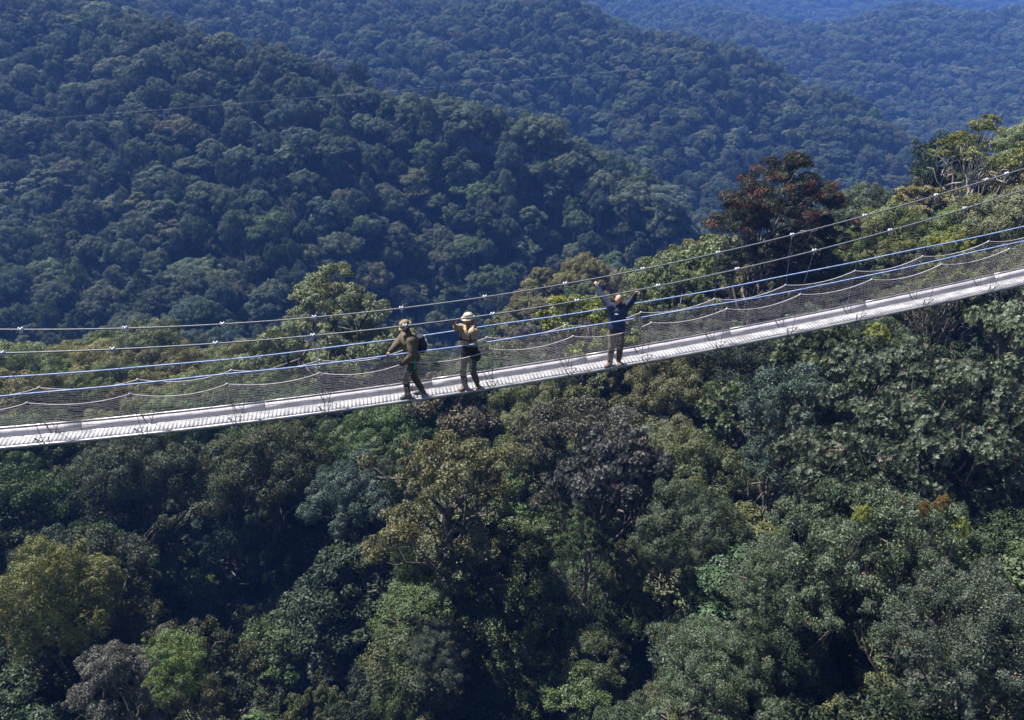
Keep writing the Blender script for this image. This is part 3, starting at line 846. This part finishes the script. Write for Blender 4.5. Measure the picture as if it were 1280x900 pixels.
def ik(a, b, l1, l2, pole):
    a, b, pole = np.array(a, float), np.array(b, float), np.array(pole, float)
    d = b - a; L = np.linalg.norm(d); 
    if L > (l1 + l2) * .995: b = a + d / L * (l1 + l2) * .995; d = b - a; L = np.linalg.norm(d)
    u = d / L; x = (l1 ** 2 - l2 ** 2 + L * L) / (2 * L); h = math.sqrt(max(0, l1 * l1 - x * x))
    pp = pole - (pole @ u) * u; pp /= np.linalg.norm(pp) + 1e-9
    return a + u * x + pp * h, b

SKIN1 = noise_mat('dark_skin', (.055, .028, .018), (.085, .045, .03), 30, .5)
SKIN2 = noise_mat('tanned_skin', (.22, .11, .08), (.30, .16, .115), 30, .5)
SKIN3 = noise_mat('fair_skin', (.40, .21, .16), (.50, .28, .22), 30, .5)
EYE = new_mat('eye_dark', .2, (.02, .015, .012))
def cloth(name, a, b, sc_=18): return noise_mat(name, a, b, sc_, .9, 0, .5, .15)

def person(cfg):
    """joints in walkway coordinates (along, across, up from the tread)"""
    s0, w0 = cfg['s'], cfg.get('w', .2)
    k = cfg.get('H', 1.75) / 1.75
    base = bp(s0, w0, deck_z(s0))
    fa = cfg['face']; f = np.array([math.cos(fa), math.sin(fa), 0]); rt = np.array([math.sin(fa), -math.cos(fa), 0])   # facing, person's right
    up = np.array([0, 0, 1.0])
    lean = np.array([*cfg.get('lean', (0, 0)), 0])
    hipc = np.array([0, 0, .93 * k]) + lean * .2 + np.array([*cfg.get('hip', (0, 0)), 0])
    spine = up + lean; spine /= np.linalg.norm(spine)
    waist = hipc + spine * .15 * k; chest = hipc + spine * .36 * k; neck = hipc + spine * .55 * k
    tw = cfg.get('twist', 0.0); c_, s_ = math.cos(tw), math.sin(tw)
    f2 = f * c_ - rt * s_; r2 = rt * c_ + f * s_
    hd = np.array([*cfg.get('head_off', (0, 0)), 0])
    headc = neck + spine * .155 * k + hd
    hf = cfg.get('head_face', fa); hp = cfg.get('head_pitch', 0.0)
    F = np.array([math.cos(hf) * math.cos(hp), math.sin(hf) * math.cos(hp), math.sin(hp)])
    Rr_ = np.array([math.sin(hf), -math.cos(hf), 0]); U = np.cross(Rr_, F)
    J = {}
    for sd, sg in (('R', 1), ('L', -1)):
        sh = chest + spine * .12 * k + r2 * sg * .185 * k + up * cfg.get('shrug' + sd, 0.0)
        hand = np.array(cfg['hand' + sd], float)
        toh = hand - sh; toh /= np.linalg.norm(toh)
        el, wr = ik(sh, hand - toh * .07, .29 * k, .26 * k, cfg.get('pole' + sd, tuple(r2 * sg - up)))
        J[sd] = (sh, el, wr)
        hip = hipc + rt * sg * .09 * k - up * .02
        foot = np.array([*cfg['foot' + sd], 0.0]); ank = foot + up * .10 * k
        kn, _ = ik(hip, ank, .43 * k, .415 * k, cfg.get('knee' + sd, tuple(f)))
        J['leg' + sd] = (hip, kn, ank, foot)
    # ---- body: one continuous surface
    P = [ell(headc + U * .02 * k, .078 * k, .098 * k, .105 * k, (Rr_, F, U)), ell(headc - U * .055 * k + F * .018, .058 * k, .07 * k, .062 * k, (Rr_, F, U)),
         ell(headc + F * .098 * k - U * .012, .013, .02, .024, (Rr_, F, U)), ell(headc + F * .088 * k - U * .05 * k, .024, .01, .010, (Rr_, F, U)),
         ell(headc + F * .085 * k + U * .028 * k, .05, .012, .010, (Rr_, F, U)),
         ell(headc + Rr_ * .08 * k - U * .005, .012, .022, .033, (Rr_, F, U)), ell(headc - Rr_ * .08 * k - U * .005, .012, .022, .033, (Rr_, F, U)),
         caps(neck - spine * .05, headc - U * .05 * k, .058 * k, .052 * k)]
    def torso(g, z0=-.08):
        return loft([(hipc + spine * z0 * k, rt, f, .13 * k + g, .10 * k + g), (hipc, rt, f, .165 * k + g, .115 * k + g), (waist, rt, f, .145 * k + g, .10 * k + g), (chest - spine * .06 * k, r2, f2, .165 * k + g, .115 * k + g),
                     (chest + spine * .04 * k, r2, f2, .185 * k + g, .12 * k + g), (chest + spine * .13 * k, r2, f2, .165 * k + g, .095 * k + g), (neck - spine * .015, r2, f2, .075 * k + g, .065 * k + g)])
    P.append(torso(0))
    def arm(sd, g, cuff=1.0):
        sh, el, wr = J[sd]; e2 = el + (wr - el) * cuff
        return [caps(chest + spine * .1 * k + (sh - chest - spine * .12 * k) * .5, sh, .07 * k + g, .06 * k + g), caps(sh, el, .055 * k + g, .042 * k + g), caps(el, e2, .041 * k + g, (.041 + (.028 - .041) * cuff) * k + g * (1 - .6 * cuff))]
    def leg(sd, g, cuff=1.0, flare=0.0):
        hip, kn, ank, ft = J['leg' + sd]; a2 = kn + (ank - kn) * cuff
        return [caps(hip, kn, .088 * k + g, .058 * k + g + flare * .5), caps(kn, a2, .056 * k + g + flare * .5, .04 * k + g + flare)]
    for sd, sg in (('R', 1), ('L', -1)):
        P += arm(sd, 0) + leg(sd, 0)
        hip, kn, ank, ft = J['leg' + sd]; tf = cfg.get('toe' + sd, fa); T = np.array([math.cos(tf), math.sin(tf), 0])
        P.append(caps(ft + up * .045 - T * .05, ft + up * .035 + T * .14 * k, .035, .03)); P.append(caps(ank, ft + up * .04, .035, .035))
        # hand: palm, four fingers curled around what is held, thumb from the side of the palm
        sh, el, wr = J[sd]; ad = wr - el; ad /= np.linalg.norm(ad)
        pn = np.array(cfg.get('palm' + sd, tuple(f)), float); pn -= (pn @ ad) * ad; pn /= np.linalg.norm(pn) + 1e-9
        ac = np.cross(ad, pn)
        kc = wr + ad * .085
        P.append(loft([(wr + ad * .0, ac, pn, .026, .017), (wr + ad * .04, ac, pn, .038, .015), (kc, ac, pn, .04, .013)], 12))
        curl = cfg.get('curl' + sd, 1.1)
        for q, (off, ln_) in enumerate(((-.03, .068), (-.01, .078), (.011, .074), (.031, .058))):
            p = kc + ac * off; dv = ad.copy(); ang = 0
            for seg in range(3):
                ang += curl * (.55, .8, .6)[seg] * (1 + .06 * q); dv = ad * math.cos(ang) + pn * math.sin(ang)
                p2 = p + dv * ln_ * (.45, .32, .26)[seg]; P.append(caps(p, p2, .0092 - .0008 * seg, .0085 - .0008 * seg, 6)); p = p2
        tb = wr + ad * .025 - ac * sg * .03; t1 = tb + (ad * .6 - ac * sg * .7 + pn * .35) * .045; t2 = t1 + (ad * .7 + pn * .8 * min(1, curl)) * .035
        P += [caps(tb, t1, .012, .0105, 6), caps(t1, t2, .0105, .009, 6)]
    M = np.array([[BE.x, BE.y, 0], [BQ.x, BQ.y, 0], [0, 0, 1.0]])
    def W(pieces): return [(np.asarray(v) @ M, fv) for v, fv in pieces]
    body = link('person', remesh('person', W(P), .0065, cfg['skin'], 3)); body.location = base
    tag(body, cfg['label'], 'person')
    def cl(name, pieces, mat, vox=.011, sm=4, lab_=None):
        o = link(name, remesh(name, W(pieces), vox, mat, sm), body)
        if lab_: o['label'] = lab_
        return o
    # eyes
    for sg in (-1, 1):
        v, fv = ell(headc + F * .088 * k + Rr_ * sg * .032 + U * .012, .012, .009, .007, (Rr_, F, U), 6)
        me = bpy.data.meshes.new('eye'); me.from_pydata([tuple(p) for p in v @ M], [], [tuple(q) for q in fv]); me.materials.append(EYE); link('eye', me, body)
    # trousers, boots
    tr_ = leg('R', .016, .93, .012) + leg('L', .016, .93, .012) + [loft([(hipc - spine * .10, rt, f, .13 * k, .10 * k), (hipc - spine * .02, rt, f, .185 * k, .135 * k), (waist + spine * .0, rt, f, .163 * k, .118 * k)])]
    cl('trousers', tr_, cfg['trousers'])
    for sd in 'RL':
        hip, kn, ank, ft = J['leg' + sd]; tf = cfg.get('toe' + sd, fa); T = np.array([math.cos(tf), math.sin(tf), 0]); Sx = np.array([math.sin(tf), -math.cos(tf), 0])
        b = cl('boot', [loft([(ft - T * .085 + up * .02, Sx, up, .03, .02), (ft - T * .07 + up * .04, Sx, up, .042, .045), (ft + T * .03 + up * .045, Sx, up, .046, .045), (ft + T * .12 + up * .035, Sx, up, .048, .034), (ft + T * .175 + up * .025, Sx, up, .03, .022)]),
                        caps(ft + up * .06, ank + up * .06, .047, .048)], cfg['boots'], .009)
    # top garment
    g = cfg.get('loose', .018)
    tp_ = [torso(g, -.06)] + arm('R', g * .9, cfg.get('sleeveR', 1.0)) + arm('L', g * .9, cfg.get('sleeveL', 1.0)) + [caps(neck - spine * .05, neck + spine * .012, .066 * k, .062 * k)]
    cl(cfg.get('top_name', 'jacket'), tp_, cfg['top'])
    ctx = dict(k=k, hipc=hipc, waist=waist, chest=chest, neck=neck, spine=spine, headc=headc, F=F, Rr=Rr_, U=U, f=f, f2=f2, r2=r2, rt=rt, up=up, J=J, W=W, M=M, body=body, cl=cl, base=base, torso=torso)
    return ctx

def hat(c, mat, brim=.13, front=1.25, name='hat', h=.10):
    hc = c['headc'] + c['U'] * .062 * c['k']
    R_, F_, U_ = c['Rr'], c['F'], c['U']
    tiltF = F_ - U_ * .12
    pcs = [loft([(hc - U_ * .02, R_, F_, .092, .112), (hc + U_ * .03, R_, F_, .092, .110), (hc + U_ * h * .75, R_, F_, .08, .092), (hc + U_ * h, R_, F_, .045, .05)]),
           loft([(hc - U_ * .030 + F_ * .012 * front, R_, tiltF, brim, brim * front), (hc - U_ * .012, R_, tiltF, brim * .98, brim * front * .97), (hc - U_ * .006, R_, tiltF, .1, .12)], 24)]
    return c['cl'](name, pcs, mat, .008, 2)

def strap_path(c, pts, wd, mat, name='strap', parent=None):
    V, Fv = [], []; n = len(pts)
    pcs = [caps(pts[i], pts[i + 1], wd, wd, 6) for i in range(n - 1)]
    return c['cl'](name, pcs, mat, .009, 2)

def top_thing(c, name, pieces, mat, label, cat, vox=.01):
    me = remesh(name, c['W'](pieces), vox, mat, 3)
    o = link(name, me); o.location = c['base']; tag(o, label, cat); return o

PI = math.pi
def rel(s, w, z, s0, w0=.2): return (s - s0, w - w0, z - float(deck_z(s0)))
# --- hiker in olive jacket, walking towards the left end
s1 = -2.07
p1 = person(dict(s=s1, H=1.76, face=PI * 1.02, skin=SKIN1, lean=(-.05, -.03), hip=(.02, 0), head_off=(-.035, 0), head_face=PI * 1.08, head_pitch=-.35, twist=.12,
    footR=(.17, .06), footL=(-.14, -.04), toeR=PI * .98, toeL=PI * 1.05, handR=rel(-2.56, -.06, float(blue_n(-2.56)) + .02, s1), handL=rel(-2.27, -.10, float(rope_z(-2.25)) - .05, s1),
    poleR=(0, .3, -1), poleL=(.9, -.9, -.2), palmR=(0, -.2, -1), palmL=(-.3, .9, -.2), top_name='jacket', loose=.058,
    top=cloth('olive_jacket', (.072, .058, .040), (.125, .100, .068)), trousers=cloth('dark_olive_trousers', (.035, .036, .03), (.055, .055, .045)), boots=cloth('grey_boots', (.05, .055, .06), (.12, .13, .14)),
    label='person in olive jacket and tan brimmed hat, walking left with a backpack and gripping ropes'))
hat(p1, cloth('tan_hat', (.16, .12, .08), (.24, .185, .13)), .115, 1.3)
c = p1; green = cloth('green_strap', (.02, .28, .13), (.03, .36, .17))
strap_path(c, [c['chest'] + c['spine'] * .14 - c['rt'] * .10 + c['f'] * .05, c['chest'] + c['spine'] * .10 - c['rt'] * .20 + c['f'] * .09, c['chest'] - c['rt'] * .27 + c['f'] * .02, c['waist'] - c['rt'] * .26 - c['f'] * .01, c['hipc'] - c['rt'] * .24 - c['f'] * .03, c['hipc'] - c['spine'] * .16 - c['rt'] * .22], .017, green)
strap_path(c, [c['neck'] - c['rt'] * .09 - c['f'] * .07, c['chest'] + c['spine'] * .13 - c['rt'] * .11 + c['f'] * .10, c['chest'] - c['rt'] * .13 + c['f'] * .125, c['waist'] - c['rt'] * .16 + c['f'] * .03], .018, cloth('dark_strap', (.02, .02, .025), (.03, .03, .04)), 'chest_strap')
bk = c['chest'] - c['f'] * .22 - c['spine'] * .05
pk = top_thing(c, 'backpack', [loft([(bk - c['spine'] * .19, c['rt'], c['f'], .12, .07), (bk - c['spine'] * .15, c['rt'], c['f'], .145, .10), (bk + c['spine'] * .06, c['rt'], c['f'], .14, .095), (bk + c['spine'] * .17, c['rt'], c['f'], .10, .06)]),
     ell(bk - c['f'] * .09 - c['spine'] * .08, .10, .05, .10, (c['rt'], c['f'], c['spine']))], cloth('navy_pack', (.02, .02, .035), (.04, .04, .06)), 'dark navy backpack with white trim on the back of the hiker in olive', 'backpack')
for sg in (-1, 1):
    me = remesh('trim', c['W']([caps(bk - c['f'] * .10 + c['rt'] * sg * .10 + c['spine'] * .10, bk - c['f'] * .125 + c['rt'] * sg * .09 - c['spine'] * .02, .016, .016, 6), caps(bk - c['f'] * .125 + c['rt'] * sg * .09 - c['spine'] * .02, bk - c['f'] * .10 + c['rt'] * sg * .12 - c['spine'] * .12, .014, .014, 6)]), .008, cloth('white_trim', (.6, .6, .62), (.7, .7, .72)), 2)
    link('trim', me, pk)
# --- hiker in tan shirt
s2 = -.86
p2 = person(dict(s=s2, H=1.72, face=PI * 1.28, skin=SKIN2, lean=(-.01, .02), head_face=PI * 1.12, head_pitch=.05, twist=.0,
    footR=(-.13, .0), footL=(.14, .02), toeR=PI * 1.25, toeL=PI * 1.45, handR=rel(-1.22, -.12, float(cab_n(-1.22)) - .10, s2), handL=(.075, -.10, 1.60),
    poleR=(-.4, -.3, -1), poleL=(.35, -.2, -1.6), palmR=(.3, 1, 0), palmL=(-1, 0, 0), curlR=.35, sleeveR=.35, sleeveL=.3, top_name='shirt', loose=.034,
    top=cloth('tan_shirt', (.25, .19, .125), (.36, .285, .19)), trousers=cloth('grey_brown_trousers', (.065, .058, .056), (.105, .095, .09)), boots=cloth('brown_boots', (.10, .07, .05), (.17, .12, .09)),
    label='person in tan shirt and pale wide hat, arm raised, standing between the other two'))
c = p2
hat(c, cloth('pale_hat', (.30, .255, .20), (.44, .385, .32)), .135, 1.1, h=.09)
blk = cloth('black_webbing', (.015, .015, .018), (.03, .03, .035))
for sg in (-1, 1):
    strap_path(c, [c['neck'] + c['rt'] * sg * .10 - c['f'] * .08, c['neck'] + c['rt'] * sg * .105 + c['f'] * .02, c['chest'] + c['spine'] * .05 + c['rt'] * sg * .11 + c['f'] * .135, c['waist'] + c['rt'] * sg * .12 + c['f'] * .125], .014, blk)
strap_path(c, [c['chest'] - c['spine'] * .05 + c['rt'] * .18 + c['f'] * .06, c['chest'] - c['spine'] * .06 + c['rt'] * .07 + c['f'] * .15, c['chest'] - c['spine'] * .06 - c['rt'] * .07 + c['f'] * .15, c['chest'] - c['spine'] * .05 - c['rt'] * .18 + c['f'] * .06], .016, blk, 'chest_strap')
c['cl']('tied_jacket', [loft([(c['hipc'] - c['spine'] * .13, c['rt'], c['f'], .20, .15), (c['hipc'] - c['spine'] * .05, c['rt'], c['f'], .205, .155), (c['waist'] - c['spine'] * .03, c['rt'], c['f'], .185, .14), (c['waist'] + c['spine'] * .03, c['rt'], c['f'], .165, .125)]),
     ell(c['hipc'] - c['rt'] * .19 - c['spine'] * .10, .06, .09, .12, (c['rt'], c['f'], c['spine']))], blk)
# --- man in navy jacket
s3 = 2.35
p3 = person(dict(s=s3, H=1.64, face=PI * 1.42, skin=SKIN3, lean=(-.0, .01), head_face=PI * 1.36, head_pitch=-.15, hip=(.02, .03),
    footR=(-.10, -.03), footL=(.12, .01), toeR=PI * 1.2, toeL=PI * 1.45, handR=rel(1.93, .66, float(cab_f(1.93)) - .03, s3), handL=rel(2.60, -.17, float(cab_n(2.60)) - .02, s3),
    poleR=(-.5, -.2, -1), poleL=(1, -.2, -.5), palmR=(0, 1, .1), palmL=(0, -1, .1), shrugR=.06, shrugL=.05, loose=.038,
    top=cloth('navy_jacket', (.028, .036, .080), (.048, .060, .115)), trousers=cloth('brown_trousers', (.10, .075, .055), (.155, .12, .09)), boots=cloth('tan_boots', (.11, .075, .055), (.18, .13, .10)),
    label='bald bearded person in navy jacket with both arms raised to hold the upper cables'))
c = p3
hc = c['headc']
c['cl']('beard', [ell(hc - c['U'] * .075 + c['F'] * .035, .07, .082, .055, (c['Rr'], c['F'], c['U'])), ell(hc - c['U'] * .045 + c['Rr'] * .05 + c['F'] * .02, .022, .05, .045, (c['Rr'], c['F'], c['U'])), ell(hc - c['U'] * .045 - c['Rr'] * .05 + c['F'] * .02, .022, .05, .045, (c['Rr'], c['F'], c['U']))], cloth('dark_beard', (.03, .022, .018), (.06, .045, .035)), .008, 2)
c['cl']('logo_patch', [ell(c['chest'] + c['spine'] * .06 + c['r2'] * .045 + c['f2'] * .158, .045, .010, .011, (c['r2'], c['f2'], c['spine']), 8)], cloth('white_patch', (.6, .6, .62), (.7, .7, .7)), .004, 1)
for p in ():
    pass

# ---------------------------------------------------------------- haze
def box_mesh(name, x0, x1, y0, y1, z0, z1, mat=None):
    V = np.array([[x, y, z] for x in (x0, x1) for y in (y0, y1) for z in (z0, z1)], float)
    Fq = np.array([[0, 1, 3, 2], [4, 6, 7, 5], [0, 4, 5, 1], [2, 3, 7, 6], [0, 2, 6, 4], [1, 5, 7, 3]])
    return mesh_np(name, V, Fq, mat)
mh = bpy.data.materials.new('haze_air'); mh.use_nodes = True
nt = mh.node_tree; nt.nodes.clear()
ho = nt.nodes.new('ShaderNodeOutputMaterial'); hv = nt.nodes.new('ShaderNodeVolumePrincipled')
hv.inputs['Color'].default_value = (.12, .28, .86, 1)
hv.inputs['Density'].default_value = 0.0004
hv.inputs['Anisotropy'].default_value = 0.0
nt.links.new(hv.outputs[0], ho.inputs['Volume'])
hz = link('haze', box_mesh('haze', -3400, 3400, -60, 2700, -190, 75, mh)); tag(hz, 'thin blue haze filling the valley', 'haze', kind='stuff')
